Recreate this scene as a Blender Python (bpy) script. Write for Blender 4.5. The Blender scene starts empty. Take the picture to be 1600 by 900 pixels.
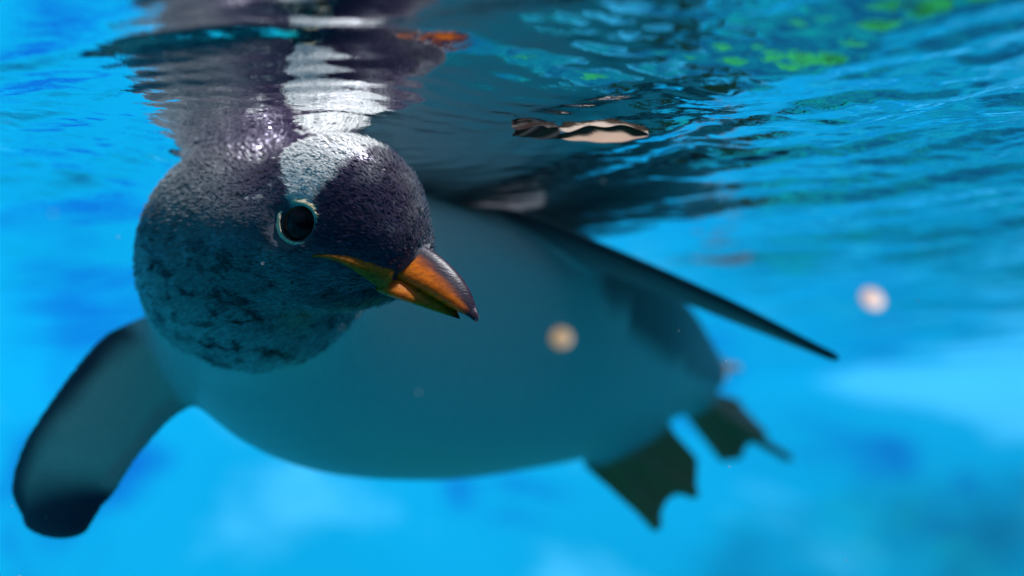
import bpy, math, random
import numpy as np
from mathutils import Vector

random.seed(7)
RNG = np.random.default_rng(11)
scene = bpy.context.scene
col = scene.collection
R = math.radians

# ------------------------------------------------------------------ camera
CAM_Z = -0.161            # the lens is 16 cm under the waterline (z = 0)
PITCH = R(6.06)
cam_data = bpy.data.cameras.new('camera')
cam = bpy.data.objects.new('camera', cam_data)
col.objects.link(cam)
cam.location = (0, 0, CAM_Z)
cam.rotation_euler = (R(90) + PITCH, 0, 0)
cam_data.lens = 50
cam_data.sensor_width = 36
cam_data.clip_start = 0.01
cam_data.clip_end = 500
cam_data.dof.use_dof = True
cam_data.dof.focus_distance = 0.70
cam_data.dof.aperture_fstop = 3.2
scene.camera = cam

# ------------------------------------------------------------------ sky, sun, exposure
SUN = Vector((0.34, -0.03, 0.94)).normalized()        # direction towards the sun
world = bpy.data.worlds.new('World')
scene.world = world
world.use_nodes = True
wn = world.node_tree.nodes
bg = wn['Background']
sky = wn.new('ShaderNodeTexSky')
sky.sky_type = 'NISHITA'
sky.sun_disc = False
sky.sun_elevation = math.asin(SUN.z)
sky.sun_rotation = math.atan2(SUN.x, SUN.y)
world.node_tree.links.new(sky.outputs[0], bg.inputs[0])
bg.inputs[1].default_value = 0.05
sd = bpy.data.lights.new('sun', 'SUN')
sd.energy = 5.0
sd.angle = R(0.5)
sd.color = (1.0, 0.90, 0.90)
so = bpy.data.objects.new('sun', sd)
so.rotation_euler = SUN.to_track_quat('Z', 'Y').to_euler()
so.location = SUN * 20
col.objects.link(so)
scene.view_settings.view_transform = 'Standard'
scene.view_settings.look = 'None'
scene.view_settings.gamma = 1
scene.view_settings.use_curve_mapping = False
scene.view_settings.exposure = 0.30
scene.render.engine = 'CYCLES'
scene.cycles.max_bounces = 7
scene.cycles.diffuse_bounces = 3
scene.cycles.glossy_bounces = 4
scene.cycles.transparent_max_bounces = 16
scene.cycles.volume_bounces = 2

# ------------------------------------------------------------------ helpers
FPX = 1600 * 50 / 36.0
def P(px, py, Y):
    """a real 3-D point at distance Y in front of the tank window"""
    a = (px - 800) / FPX
    b = (450 - py) / FPX
    d = np.array([a, math.cos(PITCH) - b * math.sin(PITCH), math.sin(PITCH) + b * math.cos(PITCH)])
    return np.array([0, 0, CAM_Z]) + d * (Y / d[1])
def norm(v):
    v = np.asarray(v, float)
    return v / np.linalg.norm(v)
def sstep(a, b, x):
    t = np.clip((x - a) / (b - a), 0, 1)
    return t * t * (3 - 2 * t)

def tag(o, label=None, cat=None, group=None, kind=None):
    if label: o['label'] = label
    if cat: o['category'] = cat
    if group: o['group'] = group
    if kind: o['kind'] = kind
    return o
def mesh_obj(name, verts, faces, mat, parent=None, smooth=True, colors=None, floats=None):
    me = bpy.data.meshes.new(name)
    verts = np.asarray(verts, np.float32)
    if isinstance(faces, np.ndarray):
        k = faces.shape[1]
        me.vertices.add(len(verts)); me.vertices.foreach_set('co', verts.ravel())
        me.loops.add(faces.size); me.loops.foreach_set('vertex_index', faces.astype(np.int32).ravel())
        me.polygons.add(len(faces)); me.polygons.foreach_set('loop_start', np.arange(0, faces.size, k, dtype=np.int32))
        me.update(calc_edges=True)
    else:
        me.from_pydata([tuple(v) for v in verts], [], [tuple(f) for f in faces])
    me.validate()
    if smooth:
        me.polygons.foreach_set('use_smooth', np.ones(len(me.polygons), bool))
    if colors is not None:
        for nm, arr in colors.items():
            at = me.attributes.new(nm, 'FLOAT_COLOR', 'POINT')
            c4 = np.ones((len(verts), 4), np.float32); c4[:, :3] = arr
            at.data.foreach_set('color', c4.ravel())
    if floats is not None:
        for nm, arr in floats.items():
            at = me.attributes.new(nm, 'FLOAT', 'POINT')
            at.data.foreach_set('value', np.asarray(arr, np.float32))
    me.materials.append(mat)
    o = bpy.data.objects.new(name, me)
    col.objects.link(o)
    if parent is not None: o.parent = parent
    return o
def new_mat(name):
    m = bpy.data.materials.new(name); m.use_nodes = True
    nt = m.node_tree
    return m, nt, nt.nodes['Principled BSDF'], nt.nodes['Material Output']
def ramp(nt, fac, stops, interp='LINEAR'):
    r = nt.nodes.new('ShaderNodeValToRGB')
    r.color_ramp.interpolation = interp
    el = r.color_ramp.elements
    while len(el) < len(stops): el.new(0.5)
    for e, (p, c) in zip(el, stops):
        e.position = p; e.color = (*c, 1)
    nt.links.new(fac, r.inputs[0])
    return r.outputs[0]
def noise(nt, scale, detail=4, rough=0.5, vec=None, dist=0):
    n = nt.nodes.new('ShaderNodeTexNoise')
    n.inputs['Scale'].default_value = scale
    n.inputs['Detail'].default_value = detail
    n.inputs['Roughness'].default_value = rough
    n.inputs['Distortion'].default_value = dist
    if vec is not None: nt.links.new(vec, n.inputs['Vector'])
    return n.outputs['Fac']
def position(nt, scale=(1, 1, 1)):
    g = nt.nodes.new('ShaderNodeNewGeometry')
    m = nt.nodes.new('ShaderNodeMapping')
    m.inputs['Scale'].default_value = scale
    nt.links.new(g.outputs['Position'], m.inputs['Vector'])
    return m.outputs[0]
def mix(nt, fac, a, b):
    m = nt.nodes.new('ShaderNodeMix'); m.data_type = 'RGBA'
    for s, v in ((m.inputs[0], fac), (m.inputs[6], a), (m.inputs[7], b)):
        if hasattr(v, 'is_output') or isinstance(v, bpy.types.NodeSocket): nt.links.new(v, s)
        else: s.default_value = v if not isinstance(v, tuple) else (*v, 1)
    return m.outputs[2]
def bump(nt, height, strength, dist, bsdf):
    b = nt.nodes.new('ShaderNodeBump')
    b.inputs['Strength'].default_value = strength
    b.inputs['Distance'].default_value = dist
    nt.links.new(height, b.inputs['Height'])
    nt.links.new(b.outputs[0], bsdf.inputs['Normal'])
    return b

# ------------------------------------------------------------------ materials of the pool
def pool_mat(name, scale, stops, seed):
    m, nt, b, out = new_mat(name)
    v = position(nt, scale)
    nt.nodes['Mapping'].inputs['Location'].default_value = seed
    n = noise(nt, 1.0, 5, 0.55, v, 0.6)
    nt.links.new(ramp(nt, n, stops), b.inputs['Base Color'])
    b.inputs['Roughness'].default_value = 0.75
    b.inputs['Specular IOR Level'].default_value = 0.05
    bump(nt, noise(nt, 40, 4, 0.6, position(nt)), 0.3, 0.01, b)
    return m
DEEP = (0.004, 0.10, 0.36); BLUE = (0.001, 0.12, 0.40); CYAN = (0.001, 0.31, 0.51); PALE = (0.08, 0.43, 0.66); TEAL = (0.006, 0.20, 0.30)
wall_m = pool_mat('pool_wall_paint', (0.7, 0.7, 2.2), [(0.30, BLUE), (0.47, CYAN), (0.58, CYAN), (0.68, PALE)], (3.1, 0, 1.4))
floor_m, nt, b, out = new_mat('pool_floor_paint')     # blue painted basin, deep middle coloured dark to cut light bounced onto the belly
v = position(nt, (1, 0.85, 0)); nt.nodes['Mapping'].inputs['Location'].default_value = (-0.85, 0.70, 0)
ln_ = nt.nodes.new('ShaderNodeVectorMath'); ln_.operation = 'LENGTH'; nt.links.new(v, ln_.inputs[0])
nz = nt.nodes.new('ShaderNodeMath'); nz.operation = 'MULTIPLY_ADD'; nz.inputs[1].default_value = 1.7
nt.links.new(noise(nt, 1.1, 4, 0.55, position(nt)), nz.inputs[0]); nt.links.new(ln_.outputs['Value'], nz.inputs[2])
rad_ = nt.nodes.new('ShaderNodeMath'); rad_.operation = 'DIVIDE'; rad_.inputs[1].default_value = 4.4
nt.links.new(nz.outputs[0], rad_.inputs[0])
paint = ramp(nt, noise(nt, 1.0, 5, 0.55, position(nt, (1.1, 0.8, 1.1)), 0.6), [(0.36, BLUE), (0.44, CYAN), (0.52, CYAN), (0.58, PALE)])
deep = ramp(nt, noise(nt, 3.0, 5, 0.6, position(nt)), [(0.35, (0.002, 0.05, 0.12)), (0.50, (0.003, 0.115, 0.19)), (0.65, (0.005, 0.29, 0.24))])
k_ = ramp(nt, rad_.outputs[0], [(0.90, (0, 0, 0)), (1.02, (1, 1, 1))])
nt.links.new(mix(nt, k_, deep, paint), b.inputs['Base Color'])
b.inputs['Roughness'].default_value = 0.8
b.inputs['Specular IOR Level'].default_value = 0.05
bump(nt, noise(nt, 40, 4, 0.6, position(nt)), 0.3, 0.01, b)
liner_m = pool_mat('pool_dark_liner', (2, 2, 2), [(0.35, (0.002, 0.045, 0.085)), (0.65, (0.004, 0.10, 0.12))], (1, 2, 3))
deck_m, nt, b, out = new_mat('deck_concrete')
nt.links.new(ramp(nt, noise(nt, 6, 6, 0.6, position(nt)), [(0.3, (0.24, 0.23, 0.21)), (0.7, (0.36, 0.35, 0.32))]), b.inputs['Base Color'])
b.inputs['Roughness'].default_value = 0.9

# ------------------------------------------------------------------ pool: floor, walls, deck
X0, X1, Y0, Y1, ZB, ZT = -3.2, 3.4, -1.3, 5.4, -1.5, 0.22
def quad_sheet(name, o, u, v, nu, nv, mat, amp=0.0):
    o, u, v = map(np.array, (o, u, v))
    a, bb = np.meshgrid(np.linspace(0, 1, nu + 1), np.linspace(0, 1, nv + 1), indexing='ij')
    n = norm(np.cross(u, v))
    V = o + a[..., None] * u + bb[..., None] * v
    h = np.zeros_like(a)
    for k in range(10):
        fx, fy, ph = RNG.uniform(1, 7), RNG.uniform(1, 7), RNG.uniform(0, 6.28)
        h += np.sin(fx * 6.28 * a + ph) * np.sin(fy * 6.28 * bb + ph * 2) / 10
    edge = np.minimum(np.minimum(a, 1 - a), np.minimum(bb, 1 - bb))
    V = V + (h * amp * np.clip(edge * 20, 0, 1))[..., None] * n
    idx = np.arange((nu + 1) * (nv + 1)).reshape(nu + 1, nv + 1)
    F = np.stack([idx[:-1, :-1], idx[1:, :-1], idx[1:, 1:], idx[:-1, 1:]], -1).reshape(-1, 4)
    return tag(mesh_obj(name, V.reshape(-1, 3), F, mat), kind='structure')
fx_, fy_ = np.meshgrid(np.linspace(X0, X1, 111), np.linspace(Y0, Y1, 111), indexing='ij')
fd_ = np.hypot(fx_ - 0.1, (fy_ - 0.65) * 0.85)
fz_ = ZB + (0.12 - ZB) * sstep(0.7, 3.4, fd_) + 0.03 * np.sin(3.1 * fx_ + 1) * np.sin(2.7 * fy_) + 0.015 * np.sin(8 * fx_) * np.sin(7 * fy_ + 1)
fi_ = np.arange(fx_.size).reshape(fx_.shape)
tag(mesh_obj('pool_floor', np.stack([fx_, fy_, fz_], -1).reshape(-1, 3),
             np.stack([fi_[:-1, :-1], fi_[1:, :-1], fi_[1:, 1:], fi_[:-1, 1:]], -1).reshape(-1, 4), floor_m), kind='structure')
H = ZT - ZB
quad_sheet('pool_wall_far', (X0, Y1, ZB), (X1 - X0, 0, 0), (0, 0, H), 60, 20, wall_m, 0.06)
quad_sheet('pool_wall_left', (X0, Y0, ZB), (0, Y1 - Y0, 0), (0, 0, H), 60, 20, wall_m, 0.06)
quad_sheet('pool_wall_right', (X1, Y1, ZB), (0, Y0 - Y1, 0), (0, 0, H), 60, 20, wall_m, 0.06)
quad_sheet('pool_wall_near', (X1, Y0, ZB), (X0 - X1, 0, 0), (0, 0, H), 60, 20, liner_m, 0.06)
L = 150
DV = [(-L, -L), (L, -L), (L, L), (-L, L), (X0, Y0), (X1, Y0), (X1, Y1), (X0, Y1)]
tag(mesh_obj('ground', [(x, y, ZT) for x, y in DV], [(0, 1, 5, 4), (1, 2, 6, 5), (2, 3, 7, 6), (3, 0, 4, 7)], deck_m, smooth=False), kind='structure')

# ------------------------------------------------------------------ added boards out of view over the pool, to shade the bird's body
wood_m, nt, b, out = new_mat('shade_plank_wood')
nt.links.new(ramp(nt, noise(nt, 5, 6, 0.6, position(nt, (0.6, 14, 6))), [(0.3, (0.16, 0.12, 0.08)), (0.7, (0.32, 0.26, 0.19))]), b.inputs['Base Color'])
b.inputs['Roughness'].default_value = 0.85
def box(name, lo, hi, mat, parent):
    v = [(x, y, z) for x in (lo[0], hi[0]) for y in (lo[1], hi[1]) for z in (lo[2], hi[2])]
    return mesh_obj(name, v, [(0, 1, 3, 2), (4, 6, 7, 5), (0, 4, 5, 1), (2, 3, 7, 6), (0, 2, 6, 4), (1, 5, 7, 3)], mat, parent, smooth=False)
shade_parent = bpy.data.objects.new('shade_planks', None); col.objects.link(shade_parent)
shade_parent.location = (0, 0, 0)
tag(shade_parent, 'added boards out of view above the water, shading the body of the bird', 'shade_planks')
for ya, yb in ((0.802, 0.976), (1.006, 1.118), (1.119, 1.245), (1.246, 1.345)):
    box('shade_plank', (X0 - 0.4, ya, 0.34), (X1 + 0.4, yb, 0.375), wood_m, shade_parent)
for xa, xb in ((X0 - 0.4, 0.05), (0.16, X1 + 0.4)):        # narrow filler board, left open to let sun onto the flipper root
    box('shade_plank', (xa, 0.977, 0.342), (xb, 1.005, 0.373), wood_m, shade_parent)
for xa in (X0 - 0.35, X1 + 0.25):
    box('shade_bearer', (xa, 0.80, ZT + 0.002), (xa + 0.1, 1.39, 0.338), wood_m, shade_parent)

# ------------------------------------------------------------------ the water itself: clear, but it swallows red light
wat_m = bpy.data.materials.new('pool_water'); wat_m.use_nodes = True
nt = wat_m.node_tree; nt.nodes.clear()
out = nt.nodes.new('ShaderNodeOutputMaterial'); va = nt.nodes.new('ShaderNodeVolumeAbsorption')
va.inputs['Color'].default_value = (0.02, 0.80, 0.96, 1); va.inputs['Density'].default_value = 0.22
nt.links.new(va.outputs[0], out.inputs['Volume'])
bx = [(x, y, z) for x in (X0 - 0.1, X1 + 0.1) for y in (Y0 - 0.1, Y1 + 0.1) for z in (ZB - 0.2, 0.02)]
tag(mesh_obj('water', bx, [(0, 1, 3, 2), (4, 6, 7, 5), (0, 4, 5, 1), (2, 3, 7, 6), (0, 2, 6, 4), (1, 5, 7, 3)], wat_m, smooth=False), kind='structure')

# ------------------------------------------------------------------ penguin: one continuous body from a distance field
f_ = norm([0.865, -0.40, -0.30])                         # beak direction
u_ = norm(np.array([0, 0, 1.0]) - f_[2] * f_)
r_ = np.cross(f_, u_)                                    # the bird's right side, towards the lens
HC = P(532, 338, 0.735)                                  # middle of the skull
NC = P(398, 388, 0.80)                                   # middle of the drawn-in neck
CHAIN = [(P(405, 432, 0.85), 0.070), (P(505, 498, 0.93), 0.096), (P(660, 538, 1.01), 0.096), (P(800, 545, 1.09), 0.093),
         (P(925, 560, 1.18), 0.078), (P(1035, 575, 1.28), 0.046), (P(1100, 582, 1.37), 0.022)]
_cp = np.array([[*c, r] for c, r in CHAIN]); _cp = np.vstack([2 * _cp[0] - _cp[1], _cp, 2 * _cp[-1] - _cp[-2]])
FINE = []
for _k in range(len(CHAIN) - 1):
    a_, b_, c_, d_ = _cp[_k:_k + 4]
    for u in np.linspace(0, 1, 9)[:8 if _k < len(CHAIN) - 2 else 9]:
        w_ = 0.5 * (2 * b_ + (c_ - a_) * u + (2 * a_ - 5 * b_ + 4 * c_ - d_) * u * u + (3 * b_ - a_ - 3 * c_ + d_) * u ** 3)
        FINE.append((w_[:3], w_[3]))

def smin(a, b, k):
    h = np.clip(0.5 + 0.5 * (b - a) / k, 0, 1)
    return b * (1 - h) + a * h - k * h * (1 - h)
def d_ball(p, c, r): return np.linalg.norm(p - c, axis=1) - r
def d_ell(p, c, ax, rad):
    q = (p - c) @ np.array(ax).T
    k0 = np.linalg.norm(q / rad, axis=1); k1 = np.linalg.norm(q / np.square(rad), axis=1)
    return k0 * (k0 - 1) / np.maximum(k1, 1e-9)
def d_cone(p, a, ra, b, rb):
    ba = b - a; l2 = ba @ ba
    t = np.clip((p - a) @ ba / l2, 0, 1)
    return np.linalg.norm(p - a - t[:, None] * ba, axis=1) - (ra + (rb - ra) * t)
def d_tri(p, a, b, c, r):
    ba, cb, ac = b - a, c - b, a - c
    n = np.cross(ba, ac)
    pa, pb, pc = p - a, p - b, p - c
    s = np.sign(pa @ np.cross(ba, n)) + np.sign(pb @ np.cross(cb, n)) + np.sign(pc @ np.cross(ac, n))
    def e(pp, ed):
        t = np.clip(pp @ ed / (ed @ ed), 0, 1)
        q = pp - t[:, None] * ed
        return (q * q).sum(1)
    de = np.minimum(np.minimum(e(pa, ba), e(pb, cb)), e(pc, ac))
    dn = np.square(pa @ n) / (n @ n)
    return np.sqrt(np.where(s < 2, de, dn)) - r

class Blade:
    """a flat flipper swept along a curved centre line"""
    def __init__(s, pts, wdir, hw, th, n=130):
        pts = np.array(pts); t = np.linspace(0, 1, len(pts)); tt = np.linspace(0, 1, n)
        # Catmull-Rom
        P0 = np.vstack([2 * pts[0] - pts[1], pts, 2 * pts[-1] - pts[-2]])
        out = []
        for x in tt:
            k = min(int(x * (len(pts) - 1)), len(pts) - 2); u = x * (len(pts) - 1) - k
            a, b, c, d = P0[k:k + 4]
            out.append(0.5 * (2 * b + (c - a) * u + (2 * a - 5 * b + 4 * c - d) * u * u + (3 * b - a - 3 * c + d) * u ** 3))
        s.c = np.array(out)
        s.T = np.gradient(s.c, axis=0); s.sp = np.linalg.norm(s.T, axis=1); s.T /= s.sp[:, None]
        W = np.array([np.interp(tt, t, np.array(wdir)[:, i]) for i in range(3)]).T
        W -= (W * s.T).sum(1)[:, None] * s.T
        s.W = W / np.linalg.norm(W, axis=1)[:, None]
        s.N = np.cross(s.T, s.W)
        s.hw = np.interp(tt, np.linspace(0, 1, len(hw)), hw); s.th = np.interp(tt, np.linspace(0, 1, len(th)), th)
        s.n = n
        s.mid = s.c.mean(0); s.rad = np.linalg.norm(s.c - s.mid, axis=1).max() + max(hw)
    def coords(s, p):
        best = np.full(len(p), 1e9); bi = np.zeros(len(p), int)
        for i in range(s.n):
            q = ((p - s.c[i]) ** 2).sum(1); m = q < best
            best[m] = q[m]; bi[m] = i
        q = p - s.c[bi]
        u = (q * s.T[bi]).sum(1)
        ti = np.clip(bi + u / s.sp[bi], 0, s.n - 1)
        ar = np.arange(s.n)
        lerp = lambda A: np.stack([np.interp(ti, ar, A[:, j]) for j in range(3)], 1)
        W = lerp(s.W); N = lerp(s.N); Tt = lerp(s.T)
        q = p - lerp(s.c)
        return ti / (s.n - 1), (q * W).sum(1), (q * N).sum(1), (q * Tt).sum(1), np.interp(ti, ar, s.hw), np.interp(ti, ar, s.th)
    def dist(s, p):
        d = np.linalg.norm(p - s.mid, axis=1) - s.rad
        m = d < 0.03
        d = np.maximum(d, 0.03)
        if m.any():
            t, v, n, e, hw, th = s.coords(p[m])
            rad = np.stack([hw, th, np.full_like(hw, 0.010)], 1); q = np.stack([v, n, e], 1)
            k0 = np.linalg.norm(q / rad, axis=1); k1 = np.linalg.norm(q / rad ** 2, axis=1)
            d[m] = k0 * (k0 - 1) / np.maximum(k1, 1e-9)
        return d

LF = Blade([P(275, 545, 0.90), P(205, 600, 0.885), P(140, 680, 0.87), P(100, 750, 0.865), P(88, 815, 0.862)],
           [(0.75, -0.1, -0.65), (0.8, -0.1, -0.55), (0.9, -0.1, -0.4), (0.95, -0.1, -0.25), (1, -0.1, -0.1)],
           [0.030, 0.036, 0.034, 0.033, 0.033, 0.031, 0.021], [0.009, 0.007, 0.006, 0.0055, 0.0048])
RF = Blade([P(690, 352, 1.02), P(800, 352, 1.005), P(930, 398, 0.985), P(1110, 472, 0.965), P(1290, 552, 0.95)],
           [(0.0, 1, -0.10), (0.0, 1, -0.10), (0.0, 1, -0.09), (0, 1, -0.08), (0, 1, -0.06)],
           [0.026, 0.032, 0.032, 0.030, 0.026, 0.020, 0.006], [0.011, 0.0085, 0.007, 0.006, 0.005, 0.003])

def foot(ankle, hip, toes, web=0.0022):
    return dict(a=ankle, h=hip, t=toes, web=web)
FEET = [foot(P(935, 690, 1.17), P(905, 640, 1.16), [P(1084, 772, 1.185), P(1024, 822, 1.165), P(1040, 666, 1.195), P(916, 726, 1.16), P(1086, 718, 1.195)]),
        foot(P(1058, 612, 1.30), P(1010, 590, 1.26), [P(1232, 716, 1.34), P(1130, 715, 1.31), P(1150, 630, 1.36)])]
def d_foot(p, F):
    a, h, T = F['a'], F['h'], F['t']
    d = np.linalg.norm(p - a, axis=1) - 0.14
    m = d < 0.03
    d = np.maximum(d, 0.03)
    if m.any():
        q = p[m]
        w = np.minimum(d_tri(q, a, T[0], T[1], F['web']), d_tri(q, a, T[0], T[2], F['web']))
        if len(T) > 3: w = np.minimum(w, d_tri(q, a, T[1], T[3], F['web']))
        if len(T) > 4: w = np.minimum(w, d_tri(q, T[0], T[2], T[4], F['web']))
        for i, j, o, r in ((0, 1, 0.62, 1.0), (0, 2, 1.1, 0.95))[:1 if len(T) > 4 else 2]:      # scalloped edge of the web
            mid = (T[i] + T[j]) / 2; ax = norm(mid - a); half = np.linalg.norm(T[i] - T[j]) / 2
            w = -smin(-w, d_ball(q, mid + ax * half * o, half * r), 0.004)
        k = w
        for t in T[:3]:
            k = smin(k, d_cone(q, a, 0.0085, t, 0.0036), 0.005)
        k = smin(k, d_cone(q, h, 0.020, a, 0.010), 0.012)
        d[m] = k
    return d

def d_head(p):
    ax = (f_, r_, u_)
    d = d_ell(p, HC, ax, np.array([0.047, 0.0375, 0.0425]))
    d = smin(d, d_ell(p, HC + f_ * 0.020 - u_ * 0.012, ax, np.array([0.036, 0.030, 0.026])), 0.012)    # face towards the beak
    d = smin(d, d_ell(p, HC - f_ * 0.012 - u_ * 0.022 + r_ * 0.006, ax, np.array([0.044, 0.036, 0.028])), 0.016)    # cheek and chin
    d = smin(d, d_ball(p, NC, 0.0615), 0.032)
    return d
def d_trunk(p):
    """round in plan, but widest near the waterline with a deep keeled belly"""
    d = np.full(len(p), 1e3)
    n = len(FINE) - 1
    for i, ((a, ra), (b, rb)) in enumerate(zip(FINE[:-1], FINE[1:])):
        ba = b - a
        t = np.clip((p - a) @ ba / (ba @ ba), 0, 1)
        r = ra + (rb - ra) * t; x = (i + t) / n
        up = 0.42 * r * np.clip(sstep(0.04, 0.30, x) * sstep(1.0, 0.75, x), 0, 1)
        q = p - a - t[:, None] * ba
        q[:, 2] -= up
        lo = q[:, 2] < 0
        sc = np.where(lo, r / (r + up), r / np.maximum(r - up, 0.3 * r))
        l0 = np.linalg.norm(q, axis=1)
        q[:, 2] *= sc
        l1 = np.linalg.norm(q, axis=1)
        d = np.minimum(d, (l1 - r) * np.clip(l0 / np.maximum(l1, 1e-6), 0.5, 1.3))
    return d
EYE = HC + f_ * 0.0013 - u_ * 0.0090
EYE_S = {}
for s in (1, -1):                                        # how far out the side of the face lies at the eye
    x = np.linspace(0.02, 0.07, 400)
    dd = d_head(EYE + x[:, None] * r_ * s)
    EYE_S[s] = x[np.argmax(dd > 0)]
def sdf(p):
    d = smin(d_trunk(p), d_head(p), 0.030)
    # eye socket hollow
    for s in (1, -1):
        d = -smin(-d, d_ball(p, EYE + r_ * s * (EYE_S[s] + 0.0065), 0.0125), 0.006)
    tail = d_tri(p, CHAIN[-2][0] + np.array([0, 0, 0.01]), P(1150, 575, 1.46), P(1085, 566, 1.47), 0.005)
    d = smin(d, tail, 0.02)
    d = smin(d, LF.dist(p), 0.012)
    d = smin(d, RF.dist(p), 0.012)
    for F in FEET: d = smin(d, d_foot(p, F), 0.006)
    return d

def surface_nets(lo, hi, h):
    lo = np.array(lo); n = np.ceil((np.array(hi) - lo) / h).astype(int)
    B = 4
    n = (n // B + 1) * B
    nb = n // B
    g = np.stack(np.meshgrid(*[np.arange(k) for k in nb], indexing='ij'), -1).reshape(-1, 3)
    dc = sdf(lo + (g * B + (B - 1) / 2) * h)
    near = np.abs(dc) < h * B * 1.0 + 0.010
    D = np.repeat(np.repeat(np.repeat(np.where(dc > 0, 1.0, -1.0).reshape(nb), B, 0), B, 1), B, 2).astype(np.float32)
    off = np.stack(np.meshgrid(*[np.arange(B)] * 3, indexing='ij'), -1).reshape(-1, 3)
    gi = (g[near][:, None] * B + off).reshape(-1, 3)
    for c in np.array_split(np.arange(len(gi)), max(1, len(gi) // 400000)):
        q = gi[c]
        D[q[:, 0], q[:, 1], q[:, 2]] = sdf(lo + q * h)
    S = D < 0
    cs = np.zeros(np.array(S.shape) - 1, np.int8)
    for dx in (0, 1):
        for dy in (0, 1):
            for dz in (0, 1):
                cs += S[dx:S.shape[0] - 1 + dx, dy:S.shape[1] - 1 + dy, dz:S.shape[2] - 1 + dz]
    act = (cs > 0) & (cs < 8)
    ci = np.argwhere(act)
    vid = -np.ones(act.shape, np.int64); vid[act] = np.arange(len(ci))
    corners = np.array([(a, b, c) for a in (0, 1) for b in (0, 1) for c in (0, 1)])
    val = np.stack([D[ci[:, 0] + c[0], ci[:, 1] + c[1], ci[:, 2] + c[2]] for c in corners], 1)
    acc = np.zeros((len(ci), 3)); cnt = np.zeros(len(ci))
    for i in range(8):
        for j in range(i + 1, 8):
            if np.abs(corners[i] - corners[j]).sum() != 1: continue
            m = (val[:, i] < 0) != (val[:, j] < 0)
            t = val[m, i] / (val[m, i] - val[m, j])
            acc[m] += corners[i] + t[:, None] * (corners[j] - corners[i]); cnt[m] += 1
    V = lo + (ci + acc / cnt[:, None]) * h
    faces = []
    for ax in range(3):
        a1, a2 = (ax + 1) % 3, (ax + 2) % 3
        sl0 = [slice(None)] * 3; sl1 = [slice(None)] * 3
        sl0[ax] = slice(0, -1); sl1[ax] = slice(1, None)
        ch = np.argwhere(S[tuple(sl0)] != S[tuple(sl1)])
        ch = ch[(ch[:, a1] > 0) & (ch[:, a2] > 0) & (ch[:, a1] < act.shape[a1]) & (ch[:, a2] < act.shape[a2])]
        def cell(o1, o2):
            q = ch.copy(); q[:, a1] -= o1; q[:, a2] -= o2
            return vid[q[:, 0], q[:, 1], q[:, 2]]
        Q = np.stack([cell(1, 1), cell(0, 1), cell(0, 0), cell(1, 0)], 1)
        inside = S[ch[:, 0], ch[:, 1], ch[:, 2]]
        Q[~inside] = Q[~inside][:, ::-1]
        faces.append(Q)
    return V, np.vstack(faces)

def gradient(p, e=0.0006):
    g = np.stack([(sdf(p + np.eye(3)[i] * e) - sdf(p - np.eye(3)[i] * e)) / (2 * e) for i in range(3)], 1)
    return g
def project(p, it=2):
    for _ in range(it):
        g = gradient(p); g2 = np.maximum((g * g).sum(1), 0.1)
        st = np.clip(sdf(p) / g2, -0.0015, 0.0015)
        p = p - st[:, None] * g
    return p

BV, BF = surface_nets((-0.37, 0.60, -0.30), (0.36, 1.52, 0.04), 0.0024)
BV = project(BV)

# value noise for the edges of the markings
_L = RNG.random((64, 64, 64))
def vnoise(p, s):
    q = p * s; i = np.floor(q).astype(int); t = q - i; t = t * t * (3 - 2 * t)
    r = np.zeros(len(p))
    for a in (0, 1):
        for b in (0, 1):
            for c in (0, 1):
                w = (t[:, 0] if a else 1 - t[:, 0]) * (t[:, 1] if b else 1 - t[:, 1]) * (t[:, 2] if c else 1 - t[:, 2])
                r += w * _L[(i[:, 0] + a) % 64, (i[:, 1] + b) % 64, (i[:, 2] + c) % 64]
    return r - 0.5

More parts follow.
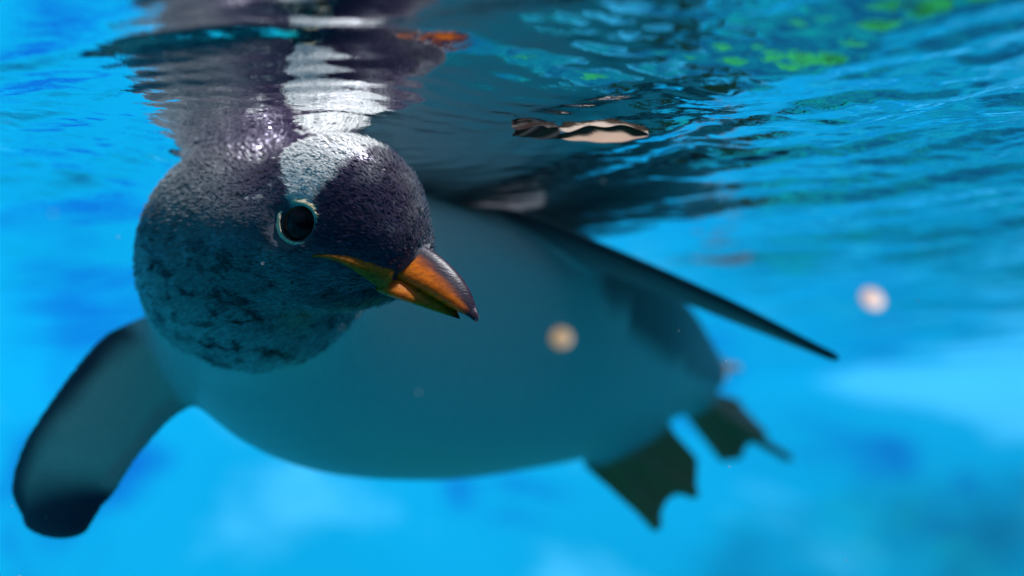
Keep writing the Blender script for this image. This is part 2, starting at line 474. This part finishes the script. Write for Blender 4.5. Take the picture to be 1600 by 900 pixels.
def markings(p):
    """feather colour of every point of the bird, plus a mask for the mottled throat"""
    n = len(p)
    white = np.array([0.80, 0.80, 0.78]); black = np.array([0.022, 0.017, 0.029])
    grey = np.array([0.26, 0.29, 0.31])
    C = np.tile(white, (n, 1)); mottle = np.zeros(n)
    def put(mask, c):
        nonlocal C
        C = C * (1 - mask[:, None]) + np.asarray(c) * mask[:, None]
    # black back
    best = np.full(n, 1e9); ang = np.zeros(n); tt = np.zeros(n)
    for i, ((a, ra), (b, rb)) in enumerate(zip(CHAIN[:-1], CHAIN[1:])):
        ba = b - a; t = np.clip((p - a) @ ba / (ba @ ba), 0, 1); q = p - a - t[:, None] * ba
        l = np.linalg.norm(q, axis=1); d = l - (ra + (rb - ra) * t); m = d < best
        best[m] = d[m]; ang[m] = (q[:, 2] / np.maximum(l, 1e-6))[m]; tt[m] = i + t[m]
    thr = np.interp(tt, [0, 1, 2, 2.6, 3.2, 4.5, 6], [0.55, 0.72, 0.78, 0.56, 0.14, -0.18, -0.5])
    put(sstep(-0.15, 0.15, ang - thr + 0.04 * vnoise(p, 170)), black)
    # head and neck
    hd = d_head(p) + 0.003 * vnoise(p, 120) + 0.002 * vnoise(p, 300)
    hm = sstep(0.0125, -0.0005, hd + 0.007 * vnoise(p, 70))
    q = p - HC; qf, qr, qu = q @ f_, q @ r_, q @ u_
    dark = sstep(-0.062, 0.012, qu + 0.45 * qf + 0.02 * vnoise(p, 40)) ** 0.7
    lo_ = sstep(-0.055, -0.115, qu + 0.3 * qf + 0.02 * vnoise(p, 35))
    gr = grey * 0.75 * (1 - lo_[:, None]) + np.array([0.52, 0.54, 0.55]) * lo_[:, None]
    head_c = gr * (1 - dark[:, None]) + np.array([0.034, 0.020, 0.058]) * dark[:, None]
    C = C * (1 - hm[:, None]) + head_c * hm[:, None]
    mottle = hm * sstep(-0.008, -0.045, qu)
    # white band from the eyes over the crown
    up_ = sstep(-0.006, 0.040, qu)
    w = 0.0055 + 0.0205 * up_
    back = 0.002 - 0.014 * up_
    band = sstep(0.004, -0.002, np.abs(qf - back) - w + 0.010 * vnoise(p, 160)) * sstep(-0.012, -0.004, qu) * hm
    put(band * 0.95, white)
    # loose white flecks behind the eye
    fl = (vnoise(p, 150) > 0.24) * sstep(0.030, 0.010, np.abs(qf + 0.045)) * sstep(-0.01, 0.004, qu) * hm
    put(fl.astype(float) * 0.8, white)
    # flippers
    for B, side in ((LF, 0), (RF, 1)):
        near = np.linalg.norm(p - B.mid, axis=1) < B.rad + 0.01
        idx = np.where(near)[0]
        if not len(idx): continue
        t, v, nn, e, hw, th = B.coords(p[idx])
        on = (np.abs(v) < hw * 1.3) & (np.abs(nn) < th * 1.7 + 0.002)
        idx = idx[on]; t, v, nn, hw = t[on], v[on], nn[on], hw[on]
        x = v / hw + 0.25 * vnoise(p[idx], 60)
        if side == 0:
            c = np.tile(np.array([0.66, 0.74, 0.62]), (len(idx), 1))
            dk = np.maximum(sstep(-0.30, -0.85, x), sstep(0.62, 0.92, t + 0.10 * x))
            c = c * (1 - dk[:, None]) + np.array([0.022, 0.028, 0.07]) * dk[:, None]
            pk = sstep(0.60, 0.80, x) * sstep(0.12, 0.2, t) * sstep(0.75, 0.6, t)
            c = c * (1 - pk[:, None]) + np.array([0.85, 0.55, 0.50]) * pk[:, None]
            c[nn * np.sign(B.N[0, 1]) > 0.003] = black
            k = sstep(0.05, 0.14, t)
        else:
            c = np.tile(black * 1.1, (len(idx), 1)); k = sstep(0.0, 0.05, t)
        k = k * sstep(0.003, 0.009, d_trunk(p[idx]))
        C[idx] = C[idx] * (1 - k[:, None]) + c * k[:, None]
        mottle[idx] *= (1 - k)
    # feet
    for F in FEET:
        m = sstep(0.006, 0.001, d_foot(p, F)) * sstep(0.004, 0.012, d_trunk(p))
        put(m, (0.85, 0.27, 0.10))
    # tail
    put(sstep(1.40, 1.41, p[:, 1]), black)
    return C, mottle, hm

BC, BM, BH = markings(BV)

def feather_mat(name, gloss=False):
    m, nt, b, out = new_mat(name)
    at = nt.nodes.new('ShaderNodeAttribute'); at.attribute_name = 'feather_colour'
    mo = nt.nodes.new('ShaderNodeAttribute'); mo.attribute_name = 'mottle'
    spots = ramp(nt, noise(nt, 75, 4, 0.6, position(nt, (1, 1, 1.6)), 0.4), [(0.50, (0, 0, 0)), (0.62, (1, 1, 1))])
    k = nt.nodes.new('ShaderNodeMath'); k.operation = 'MULTIPLY'
    nt.links.new(spots, k.inputs[0]); nt.links.new(mo.outputs['Fac'], k.inputs[1])
    c = mix(nt, k.outputs[0], at.outputs['Color'], (0.012, 0.012, 0.018))
    vn = ramp(nt, noise(nt, 500, 3, 0.6, position(nt)), [(0.3, (0.85, 0.85, 0.85)), (0.7, (1, 1, 1))])
    mm = nt.nodes.new('ShaderNodeMix'); mm.data_type = 'RGBA'; mm.blend_type = 'MULTIPLY'; mm.inputs[0].default_value = 1
    nt.links.new(c, mm.inputs[6]); nt.links.new(vn, mm.inputs[7])
    nt.links.new(mm.outputs[2], b.inputs['Base Color'])
    b.inputs['Roughness'].default_value = 0.42
    b.inputs['Specular IOR Level'].default_value = 0.4
    if gloss:                                            # some feather tips are wetter and glint
        ga = nt.nodes.new('ShaderNodeAttribute'); ga.attribute_name = 'wetness'
        mr = nt.nodes.new('ShaderNodeMapRange'); mr.inputs['To Min'].default_value = 0.42; mr.inputs['To Max'].default_value = 0.13
        nt.links.new(ga.outputs['Fac'], mr.inputs['Value']); nt.links.new(mr.outputs[0], b.inputs['Roughness'])
        b.inputs['Specular IOR Level'].default_value = 0.6
        b.inputs['Specular Tint'].default_value = (0.86, 0.76, 1.0, 1)
    b.inputs['Sheen Weight'].default_value = 0.15 if gloss else 0.7
    b.inputs['Sheen Roughness'].default_value = 0.5
    if not gloss: bump(nt, noise(nt, 300, 4, 0.65, position(nt)), 0.10, 0.0012, b)
    return m
body_m = feather_mat('wet_feathers')

root = bpy.data.objects.new('penguin', None)
root.empty_display_size = 0.05
col.objects.link(root)
tag(root, 'black and white penguin with orange beak swimming just under the water surface', 'penguin')
body = mesh_obj('body', BV, BF.astype(np.int32), body_m, root, colors={'feather_colour': BC}, floats={'mottle': BM})

# ------------------------------------------------------------------ plumage of the head: small lifted feathers
me = body.data
tri_a = BV[BF[:, 0]]; e1 = BV[BF[:, 1]] - tri_a; e2 = BV[BF[:, 3]] - tri_a
area = np.linalg.norm(np.cross(e1, e2), axis=1)
fc = BV[BF].mean(1)
hmask = BH[BF].mean(1)
q = fc - HC
beakside = np.linalg.norm(fc - (HC + f_ * 0.046 - u_ * 0.015), axis=1) < 0.0145
eyed = np.minimum(np.linalg.norm(fc - (EYE + r_ * EYE_S[1]), axis=1), np.linalg.norm(fc - (EYE - r_ * EYE_S[-1]), axis=1))
wgt = area * (hmask > 0.25) * (~beakside) * (eyed > 0.0136)
NF = 80000
pick = RNG.choice(len(BF), NF, p=wgt / wgt.sum())
ra, rb = RNG.random(NF), RNG.random(NF)
fp = tri_a[pick] + ra[:, None] * e1[pick] + rb[:, None] * e2[pick]
fn = gradient(fp); fn /= np.linalg.norm(fn, axis=1)[:, None]
# feathers run backwards from the beak, then down the neck
flow = -f_ + 0.5 * sstep(-0.02, -0.08, (fp - HC) @ f_)[:, None] * (norm(CHAIN[2][0] - CHAIN[0][0]) - np.array([0, 0, 0.6]))
flow = flow + RNG.normal(0, 0.12, (NF, 3))
flow -= (flow * fn).sum(1)[:, None] * fn
flow /= np.linalg.norm(flow, axis=1)[:, None]
sidev = np.cross(fn, flow)
ln = RNG.uniform(0.0026, 0.0046, NF)[:, None]; wd = ln * RNG.uniform(0.09, 0.15, NF)[:, None]
lift = np.where(RNG.random(NF) < 0.16, RNG.uniform(0.25, 0.7, NF), RNG.uniform(0.02, 0.20, NF))[:, None]
base = fp - fn * 0.0002
mid = fp + flow * ln * 0.5 + fn * ln * lift * 0.6
tip = fp + flow * ln + fn * ln * lift * 0.8
FVs = np.stack([base - sidev * wd * 0.5, base + sidev * wd * 0.5, mid + sidev * wd, mid - sidev * wd, tip], 1).reshape(-1, 3)
b5 = np.arange(NF)[:, None] * 5
FT = np.concatenate([b5 + np.array([0, 1, 2]), b5 + np.array([0, 2, 3]), b5 + np.array([3, 2, 4])], 0)
pc, pm, _ = markings(fp)
pc = pc * RNG.uniform(0.75, 1.35, (NF, 1))
plume_m = feather_mat('head_feathers', True)
wet = RNG.random(NF) ** 1.6
pl = mesh_obj('head_plumage', FVs, FT.astype(np.int32), plume_m, root, smooth=True,
              colors={'feather_colour': np.repeat(np.clip(pc, 0, 0.9), 5, 0)}, floats={'mottle': np.repeat(pm, 5), 'wetness': np.repeat(wet, 5)})
tag(pl, kind='stuff')

# ------------------------------------------------------------------ eyes
def lathe(profile, seg, origin, ax, e1, e2):
    V = []; F = []
    for (h, r) in profile:
        for k in range(seg):
            a = 2 * math.pi * k / seg
            V.append(origin + ax * h + (e1 * math.cos(a) + e2 * math.sin(a)) * r)
    for i in range(len(profile) - 1):
        for k in range(seg):
            F.append((i * seg + k, i * seg + (k + 1) % seg, (i + 1) * seg + (k + 1) % seg, (i + 1) * seg + k))
    V.append(origin + ax * profile[0][0]); V.append(origin + ax * profile[-1][0])
    n = len(profile) * seg
    for k in range(seg):
        F.append((n, (k + 1) % seg, k)); F.append((n + 1, (len(profile) - 1) * seg + k, (len(profile) - 1) * seg + (k + 1) % seg))
    return np.array(V), F
eye_m, nt, b, out = new_mat('eye_cornea')
at = nt.nodes.new('ShaderNodeAttribute'); at.attribute_name = 'iris'
nt.links.new(at.outputs['Color'], b.inputs['Base Color'])
b.inputs['Roughness'].default_value = 0.22
b.inputs['Specular IOR Level'].default_value = 0.2
lid_m, nt, b, out = new_mat('pale_eyelid_skin')
nt.links.new(ramp(nt, noise(nt, 900, 3, 0.6, position(nt)), [(0.35, (0.60, 0.40, 0.20)), (0.6, (0.92, 0.80, 0.58))]), b.inputs['Base Color'])
b.inputs['Roughness'].default_value = 0.5
for s in (1, -1):
    ax = norm(r_ * s + f_ * 0.12 + u_ * 0.03)
    e1 = norm(f_ - (f_ @ ax) * ax); e2 = np.cross(ax, e1)
    # find the socket surface
    rad = 0.0118
    cen = EYE + r_ * s * (EYE_S[s] - 0.0112)
    prof = [(rad * math.cos(a), rad * math.sin(a)) for a in np.linspace(0.02, math.pi - 0.02, 26)][::-1]
    V, F = lathe(prof, 32, cen, ax, e1, e2)
    vv = V - cen - f_ * 0.0012; rr = np.linalg.norm(vv - (vv @ ax)[:, None] * ax, axis=1)
    ic = np.where((rr < 0.0086)[:, None], np.array([0.004, 0.003, 0.006]), np.array([0.10, 0.035, 0.010]))
    mesh_obj('eye', V, F, eye_m, root, colors={'iris': ic})
    # almond-shaped bare eyelid around the ball, slightly scalloped
    V = []; F = []; seg = 56; rings = 10
    for k in range(seg):
        a = 2 * math.pi * k / seg
        pointed = 1 + 0.50 * max(0, math.cos(a - (2.55 if s > 0 else 0.6))) ** 8 + 0.36 * max(0, math.cos(a + (0.35 if s > 0 else 2.8))) ** 8
        scall = 1 + 0.10 * math.sin(a * 13) + 0.10 * math.sin(a * 5 + 1)
        for j in range(rings):
            bta = 2 * math.pi * j / rings
            rr = (0.0104 * (0.94 + 0.5 * (pointed - 1)) + 0.0021 * (1 + math.cos(bta)) * pointed * scall)
            hgt = 0.0084 + 0.0009 * math.sin(bta) - 0.0014 * math.cos(bta) - 0.006 * (pointed - 1)
            V.append(cen + ax * hgt + (e1 * math.cos(a) + e2 * math.sin(a) * 0.96) * rr)
    for k in range(seg):
        for j in range(rings):
            F.append((k * rings + j, k * rings + (j + 1) % rings, ((k + 1) % seg) * rings + (j + 1) % rings, ((k + 1) % seg) * rings + j))
    o = mesh_obj('eyelid', V, F, lid_m, root)

# ------------------------------------------------------------------ beak
horn_m, nt, b, out = new_mat('beak_horn')
at = nt.nodes.new('ShaderNodeAttribute'); at.attribute_name = 'horn_colour'
wear = ramp(nt, noise(nt, 260, 5, 0.6, position(nt, (1, 1, 2)), 0.5), [(0.3, (0.55, 0.50, 0.45)), (0.6, (1, 1, 1))])
mm = nt.nodes.new('ShaderNodeMix'); mm.data_type = 'RGBA'; mm.blend_type = 'MULTIPLY'; mm.inputs[0].default_value = 1
nt.links.new(at.outputs['Color'], mm.inputs[6]); nt.links.new(wear, mm.inputs[7])
nt.links.new(mm.outputs[2], b.inputs['Base Color'])
b.inputs['Roughness'].default_value = 0.38
b.inputs['Specular IOR Level'].default_value = 0.3
b.inputs['Subsurface Weight'].default_value = 0.6
b.inputs['Subsurface Radius'].default_value = (1.0, 0.35, 0.12)
b.inputs['Subsurface Scale'].default_value = 0.012
bump(nt, noise(nt, 300, 4, 0.6, position(nt, (1, 1, 3))), 0.25, 0.001, b)
BK = HC + f_ * 0.036 - u_ * 0.0150                      # middle of the beak base
BL = 0.057
ORANGE = np.array([0.85, 0.19, 0.006]); HORN = np.array([0.030, 0.017, 0.042])
def loft(sections, seg, colour, lean=0.45):
    V = []; F = []; C = []
    for (x, drop, hw, top, bot) in sections:
        for k in range(seg):
            a = 2 * math.pi * k / seg
            c, s = math.cos(a), math.sin(a)
            v = (top if s > 0 else bot) * s
            w = hw * math.copysign(abs(c) ** 0.85, c) * (1 - lean * max(s, 0))
            V.append(BK + f_ * x - u_ * drop + r_ * w + u_ * v)
            C.append(colour(x / BL, s, c))
    n = len(sections)
    for i in range(n - 1):
        for k in range(seg):
            F.append((i * seg + k, i * seg + (k + 1) % seg, (i + 1) * seg + (k + 1) % seg, (i + 1) * seg + k))
    F.append(tuple(range(seg))); F.append(tuple(range((n - 1) * seg, n * seg))[::-1])
    return np.array(V), F, np.array(C)
xs = np.linspace(-0.16, 1.0, 22)
def sec_up(t):
    k = max(t, 0)
    taper = (1 - k ** 3.6) ** 0.6 if k < 1 else 0.0
    return (t * BL, 0.004 + 0.0100 * k ** 2.2 + 0.0012 * k ** 9, 0.0146 * max(0.16, taper ** 1.0) * (1 - 0.25 * k), 0.0190 * max(0.16, taper) * (1 - 0.28 * k), 0.0055 * max(0.30, taper))
def col_up(t, s, c):
    z = sstep(0.40, 0.68, np.array([s + 0.6 * (t - 0.52)]))[0]
    z = max(z, sstep(0.86, 0.94, np.array([t]))[0])
    return ORANGE * (1 - z) + HORN * z
V, F, C = loft([sec_up(t) for t in xs], 28, col_up)
mesh_obj('upper_mandible', V, F, horn_m, root, colors={'horn_colour': C})
xs2 = np.linspace(-0.16, 0.83, 20)
def sec_lo(t):
    k = max(t, 0) / 0.83
    taper = (1 - k ** 2.2) ** 0.7 if k < 1 else 0.0
    return (t * BL, 0.0145 + 0.0030 * k ** 2.0, 0.0215 * max(0.08, taper) * (1 - 0.30 * k) * float(0.45 + 0.55 * sstep(-0.05, 0.22, t)), 0.0130 * max(0.06, taper), 0.0025 * max(0.15, taper))
def col_lo(t, s, c):
    z = sstep(0.72, 0.86, np.array([t]))[0]
    return ORANGE * (1 - z) * (1 - 0.25 * (t < 0.1)) + HORN * z
V, F, C = loft([sec_lo(t) for t in xs2], 28, col_lo, 0.24)
mesh_obj('lower_mandible', V, F, horn_m, root, colors={'horn_colour': C})
# orange corner of the mouth running back along both cheeks
for s in (1, -1):
    ctrl = np.array([HC + f_ * x + u_ * y + r_ * s * z for x, y, z in
                     ((0.016, -0.0225, 0.040), (0.024, -0.0205, 0.038), (0.032, -0.0200, 0.033), (0.040, -0.0215, 0.025), (0.047, -0.0230, 0.0155))])
    n = 28; tt = np.linspace(0, len(ctrl) - 1, n)
    cc = np.stack([np.interp(tt, range(len(ctrl)), ctrl[:, i]) for i in range(3)], 1)
    for _ in range(6): cc[1:-1] = 0.25 * cc[:-2] + 0.5 * cc[1:-1] + 0.25 * cc[2:]
    g = gradient(cc); g /= np.linalg.norm(g, axis=1)[:, None]
    cc = cc - np.clip(sdf(cc), -0.02, 0.02)[:, None] * g
    T = np.gradient(cc, axis=0); T /= np.linalg.norm(T, axis=1)[:, None]
    V = []; F = []; C = []; seg = 10
    for i in range(n):
        k = i / (n - 1)
        w = 0.0006 + 0.0056 * k ** 1.5; th = 0.0008 + 0.0032 * k
        bi = np.cross(T[i], g[i])
        for j in range(seg):
            a = 2 * math.pi * j / seg
            V.append(cc[i] + bi * w * math.cos(a) + g[i] * (0.0004 + th * math.sin(a) + 0.25 * s * w * math.cos(a) * min(1, 2 * k)))
            C.append(ORANGE * (0.75 + 0.25 * k))
    for i in range(n - 1):
        for j in range(seg):
            F.append((i * seg + j, i * seg + (j + 1) % seg, (i + 1) * seg + (j + 1) % seg, (i + 1) * seg + j))
    F.append(tuple(range(seg))); F.append(tuple(range((n - 1) * seg, n * seg))[::-1])
    mesh_obj('mouth_corner', V, F, horn_m, root, colors={'horn_colour': np.array(C)})

# ------------------------------------------------------------------ water surface: real ripples
HX, HY = HC[0] - 0.01, HC[1] + 0.02                      # where the head meets the surface
def axis_grid(lo, a, b, hi, fine, coarse):
    left = []; x = a; st = fine
    while x > lo:
        st = min(st * 1.12, coarse); x -= st; left.append(x)
    right = []; x = b; st = fine
    while x < hi:
        st = min(st * 1.12, coarse); x += st; right.append(x)
    left = np.array(left[::-1]); right = np.array(right)
    if len(left): left[0] = lo
    if len(right): right[-1] = hi
    return np.concatenate([left, np.arange(a, b + fine / 2, fine), right])
gx = axis_grid(X0 + 0.02, -0.42, 0.50, X1 - 0.02, 0.0022, 0.03)
gy = axis_grid(Y0 + 0.02, 0.40, 1.50, Y1 - 0.02, 0.0022, 0.03)
WX, WY = np.meshgrid(gx, gy, indexing='ij')
Hh = np.zeros_like(WX)
rr = np.hypot(WX - HX, WY - HY)
sprd = np.random.default_rng(5)
def waves(n, lmin, lmax, slope, dirdeg, spread, gain=1.0):
    h = np.zeros_like(WX)
    for i in range(n):
        lam = math.exp(sprd.uniform(math.log(lmin), math.log(lmax)))
        a = R(dirdeg + sprd.normal(0, spread))
        k = 2 * math.pi / lam
        warp = 0.25 * lam * np.sin(2.1 * WX / lam * 0.35 + sprd.uniform(0, 6.3)) 
        h += slope / k / math.sqrt(n / 2) * np.sin(k * (WX * math.cos(a) + WY * math.sin(a) + warp) + sprd.uniform(0, 6.3))
    return h
patch = 0.55 + 0.45 * np.sin(7.3 * WX + 1.2) * np.sin(5.1 * WY - 4.0 * WX + 0.4)
Hh += waves(14, 0.16, 0.60, 0.055, 41, 28) * (0.4 + 0.6 * sstep(0.05, 0.35, rr))
Hh += waves(26, 0.035, 0.13, 0.062, 41, 20) * (0.45 + 0.8 * patch) * (1 + 0.5 * sstep(0.0, 0.2, WX)) * (0.85 + 0.15 * sstep(0.10, 0.30, rr))
Hh += waves(34, 0.012, 0.04, 0.034, 60, 60) * (0.25 + 0.75 * patch) * np.exp(-(rr / 0.80) ** 2) * (1.0 + 1.3 * sstep(-0.05, 0.06, WX))
# rings spreading from the head
Hh -= 0.010 * sstep(0.185, 0.36, rr) * sstep(-0.06, 0.10, HY - WY) * sstep(0.25, 0.05, WX)
Hh += 0.0012 * np.exp(-((rr - 0.200) / 0.012) ** 2)
Hh += 0.00020 * np.sin(2 * math.pi * rr / 0.021 + 1.5 * np.sin(6 * np.arctan2(WY - HY, WX - HX))) * np.exp(-((rr - 0.11) / 0.06) ** 2)
Hh += 0.0016 * np.exp(-((rr - 0.045) / 0.025) ** 2)
idx = np.arange(WX.size).reshape(WX.shape)
WF = np.stack([idx[:-1, :-1], idx[1:, :-1], idx[1:, 1:], idx[:-1, 1:]], -1).reshape(-1, 4)
water_m = bpy.data.materials.new('water_surface'); water_m.use_nodes = True
nt = water_m.node_tree; nt.nodes.clear()
out = nt.nodes.new('ShaderNodeOutputMaterial'); mx = nt.nodes.new('ShaderNodeMixShader')
tr = nt.nodes.new('ShaderNodeBsdfTransparent'); gl = nt.nodes.new('ShaderNodeBsdfGlossy'); fr = nt.nodes.new('ShaderNodeFresnel')
gl.inputs['Roughness'].default_value = 0.0; gl.inputs['Color'].default_value = (0.96, 0.98, 1, 1)
fr.inputs['IOR'].default_value = 1.333
bp = nt.nodes.new('ShaderNodeBump'); bp.inputs['Strength'].default_value = 0.25; bp.inputs['Distance'].default_value = 0.002
nt.links.new(noise(nt, 70, 3, 0.5, position(nt, (1, 1, 0.2)), 0.3), bp.inputs['Height'])
nt.links.new(bp.outputs[0], gl.inputs['Normal']); nt.links.new(bp.outputs[0], fr.inputs['Normal'])
nt.links.new(fr.outputs[0], mx.inputs[0]); nt.links.new(tr.outputs[0], mx.inputs[1]); nt.links.new(gl.outputs[0], mx.inputs[2])
nt.links.new(mx.outputs[0], out.inputs[0])
tag(mesh_obj('water_surface', np.stack([WX, WY, Hh], -1).reshape(-1, 3), WF.astype(np.int32), water_m), kind='structure')

# ------------------------------------------------------------------ scraps standing in for reflections at the surface, and floating specks
def solid_leaf(name, cen, lx, ly, curl, thick, mat, colour, rot, parent=None, nu=26, nv=12):
    V = []; C = []
    ca, sa = math.cos(rot), math.sin(rot)
    for side in (1, -1):
        for i in range(nu + 1):
            t = i / nu; w = math.sin(math.pi * min(1, 0.03 + t * 0.95)) ** 0.7 * (0.75 + 0.35 * t) * (1 + 0.10 * math.sin(17 * t + 1.3))
            for j in range(nv + 1):
                v = j / nv * 2 - 1
                x = (t - 0.5) * lx; y = v * ly * 0.5 * w
                z = curl * (0.5 * v * v - 0.9 * (t - 0.5) ** 2) + 0.0004 * math.sin(14 * t + 3 * v) + side * thick * (1 - 0.8 * abs(v)) / 2
                V.append((cen[0] + ca * x - sa * y, cen[1] + sa * x + ca * y, cen[2] + z)); C.append(colour(t, v))
    F = []; n = (nu + 1) * (nv + 1); ix = lambda s_, i, j: s_ * n + i * (nv + 1) + j
    for i in range(nu):
        for j in range(nv):
            F.append((ix(0, i, j), ix(0, i + 1, j), ix(0, i + 1, j + 1), ix(0, i, j + 1)))
            F.append((ix(1, i, j), ix(1, i, j + 1), ix(1, i + 1, j + 1), ix(1, i + 1, j)))
        F.append((ix(0, i, 0), ix(1, i, 0), ix(1, i + 1, 0), ix(0, i + 1, 0)))
        F.append((ix(0, i, nv), ix(0, i + 1, nv), ix(1, i + 1, nv), ix(1, i, nv)))
    for j in range(nv):
        F.append((ix(0, 0, j), ix(0, 0, j + 1), ix(1, 0, j + 1), ix(1, 0, j)))
        F.append((ix(0, nu, j), ix(1, nu, j), ix(1, nu, j + 1), ix(0, nu, j + 1)))
    return mesh_obj(name, V, F, mat, parent, colors={'scrap_colour': np.array(C)})
def thin_mat(name, attr=None, colour=None, trans=0.6):
    m, nt, b, out = new_mat(name)
    tl = nt.nodes.new('ShaderNodeBsdfTranslucent'); ms = nt.nodes.new('ShaderNodeMixShader'); ms.inputs[0].default_value = trans
    if attr:
        at = nt.nodes.new('ShaderNodeAttribute'); at.attribute_name = attr; src = at.outputs['Color']
    else:
        src = ramp(nt, noise(nt, 500, 3, 0.6, position(nt)), [(0.3, tuple(0.8 * c for c in colour)), (0.7, colour)])
    nt.links.new(src, b.inputs['Base Color']); nt.links.new(src, tl.inputs['Color'])
    b.inputs['Roughness'].default_value = 0.4
    nt.links.new(b.outputs[0], ms.inputs[1]); nt.links.new(tl.outputs[0], ms.inputs[2]); nt.links.new(ms.outputs[0], out.inputs[0])
    return m
scrap_m = thin_mat('painted_reflection', 'scrap_colour')
def wz(c): return float(Hh[np.argmin(np.abs(gx - c[0])), np.argmin(np.abs(gy - c[1]))])
def sc1(t, v):  # peach and dark tones painted in place of a mirrored bit of the bird
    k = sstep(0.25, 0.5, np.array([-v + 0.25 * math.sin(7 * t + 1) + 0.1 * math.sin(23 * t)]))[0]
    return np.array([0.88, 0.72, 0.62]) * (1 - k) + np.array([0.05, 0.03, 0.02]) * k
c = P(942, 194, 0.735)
tag(solid_leaf('reflection_scrap', (c[0], c[1], wz(c) - 0.0022), 0.047, 0.044, 0.0020, 0.0012, scrap_m, sc1, R(-8)),
    'peach scrap with a dark upper edge, standing in for a reflection at the surface right of the head', 'reflection')
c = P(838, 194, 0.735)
tag(solid_leaf('reflection_scrap', (c[0], c[1], wz(c) - 0.003), 0.026, 0.030, 0.004, 0.0014, scrap_m,
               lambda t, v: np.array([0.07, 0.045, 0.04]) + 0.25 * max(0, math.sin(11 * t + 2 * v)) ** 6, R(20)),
    'small dark brown scrap standing in for a reflection left of the peach one', 'reflection')
def pellet(name, cen, rad, mat):
    V = []; F = []; nu, nv = 28, 16
    for i in range(nv + 1):
        th = math.pi * i / nv
        for j in range(nu):
            ph = 2 * math.pi * j / nu
            k = rad * (1 + 0.02 * math.sin(3 * ph + 2 * th) + 0.015 * math.sin(7 * ph))
            a_, b_, c_ = k * math.sin(th) * math.cos(ph), 0.10 * k * math.sin(th) * math.sin(ph), 1.5 * k * math.cos(th)
            V.append((cen[0] + a_, cen[1] + 0.67 * b_ + 0.74 * c_, cen[2] - 0.74 * b_ + 0.67 * c_))     # a flat oval flake, tilted up to the light
    for i in range(nv):
        for j in range(nu):
            F.append((i * nu + j, i * nu + (j + 1) % nu, (i + 1) * nu + (j + 1) % nu, (i + 1) * nu + j))
    return mesh_obj(name, V, F, mat)
speck_a = thin_mat('pink_speck', None, (0.74, 0.46, 0.36), 0.25)
speck_b = thin_mat('amber_speck', None, (0.50, 0.31, 0.13), 0.25)
tag(pellet('floating_speck', P(1363, 467, 0.44), 0.0035, speck_a), 'round pinkish speck drifting in open water right of the flipper tip', 'speck')
tag(pellet('floating_speck', P(877, 528, 0.44), 0.0032, speck_b), 'round amber speck drifting in front of the white belly', 'speck')

# ------------------------------------------------------------------ moss-green rock on the basin floor, seen mirrored in the surface
def rock(name, cen, size, mat, seed):
    g = np.random.default_rng(seed); nu, nv = 48, 28; V = []; F = []
    w = [(g.normal(0, 2.2, 3), g.uniform(0, 6.3)) for _ in range(9)]
    for i in range(nv + 1):
        th = math.pi * i / nv
        for j in range(nu):
            ph = 2 * math.pi * j / nu
            d = np.array([math.sin(th) * math.cos(ph), math.sin(th) * math.sin(ph), math.cos(th)])
            k = 1 + 0.06 * sum(math.sin(float(a @ d) + b_) for a, b_ in w)
            V.append(np.array(cen) + d * k * np.array(size))
    for i in range(nv):
        for j in range(nu):
            F.append((i * nu + j, i * nu + (j + 1) % nu, (i + 1) * nu + (j + 1) % nu, (i + 1) * nu + j))
    return mesh_obj(name, V, F, mat)
moss_m, nt, b, out = new_mat('bright_moss')
nt.links.new(ramp(nt, noise(nt, 14, 5, 0.6, position(nt)), [(0.35, (0.005, 0.16, 0.05)), (0.65, (0.02, 0.40, 0.08))]), b.inputs['Base Color'])
b.inputs['Roughness'].default_value = 0.85
bump(nt, noise(nt, 60, 4, 0.6, position(nt)), 0.6, 0.02, b)
tag(rock('mossy_rock', (0.25, 1.98, -1.20), (0.38, 0.28, 0.34), moss_m, 3), 'bright green mossy rock mirrored at the top edge of the water surface', 'rock')
# ------------------------------------------------------------------ fine drifting matter in the water
pg = np.random.default_rng(8); PV = []; PF = []
for k in range(90):
    y = pg.uniform(0.45, 1.6); c = np.array([pg.uniform(-0.4, 0.4) * y, y, pg.uniform(-0.30, -0.02)]); r0 = pg.uniform(0.00025, 0.0007)
    n0 = len(PV)
    for d in ((1, 0, 0), (-1, 0, 0), (0, 1, 0), (0, -1, 0), (0, 0, 1), (0, 0, -1)): PV.append(c + np.array(d) * r0 * pg.uniform(0.6, 1.4))
    PF += [tuple(n0 + q for q in f) for f in ((0, 2, 4), (2, 1, 4), (1, 3, 4), (3, 0, 4), (2, 0, 5), (1, 2, 5), (3, 1, 5), (0, 3, 5))]
tag(mesh_obj('drifting_particles', PV, PF, thin_mat('pale_particles', None, (0.7, 0.68, 0.62), 0.3)), 'tiny pale particles drifting in the blue water', 'particles', kind='stuff')
print('body', len(BV), 'water', WX.size)
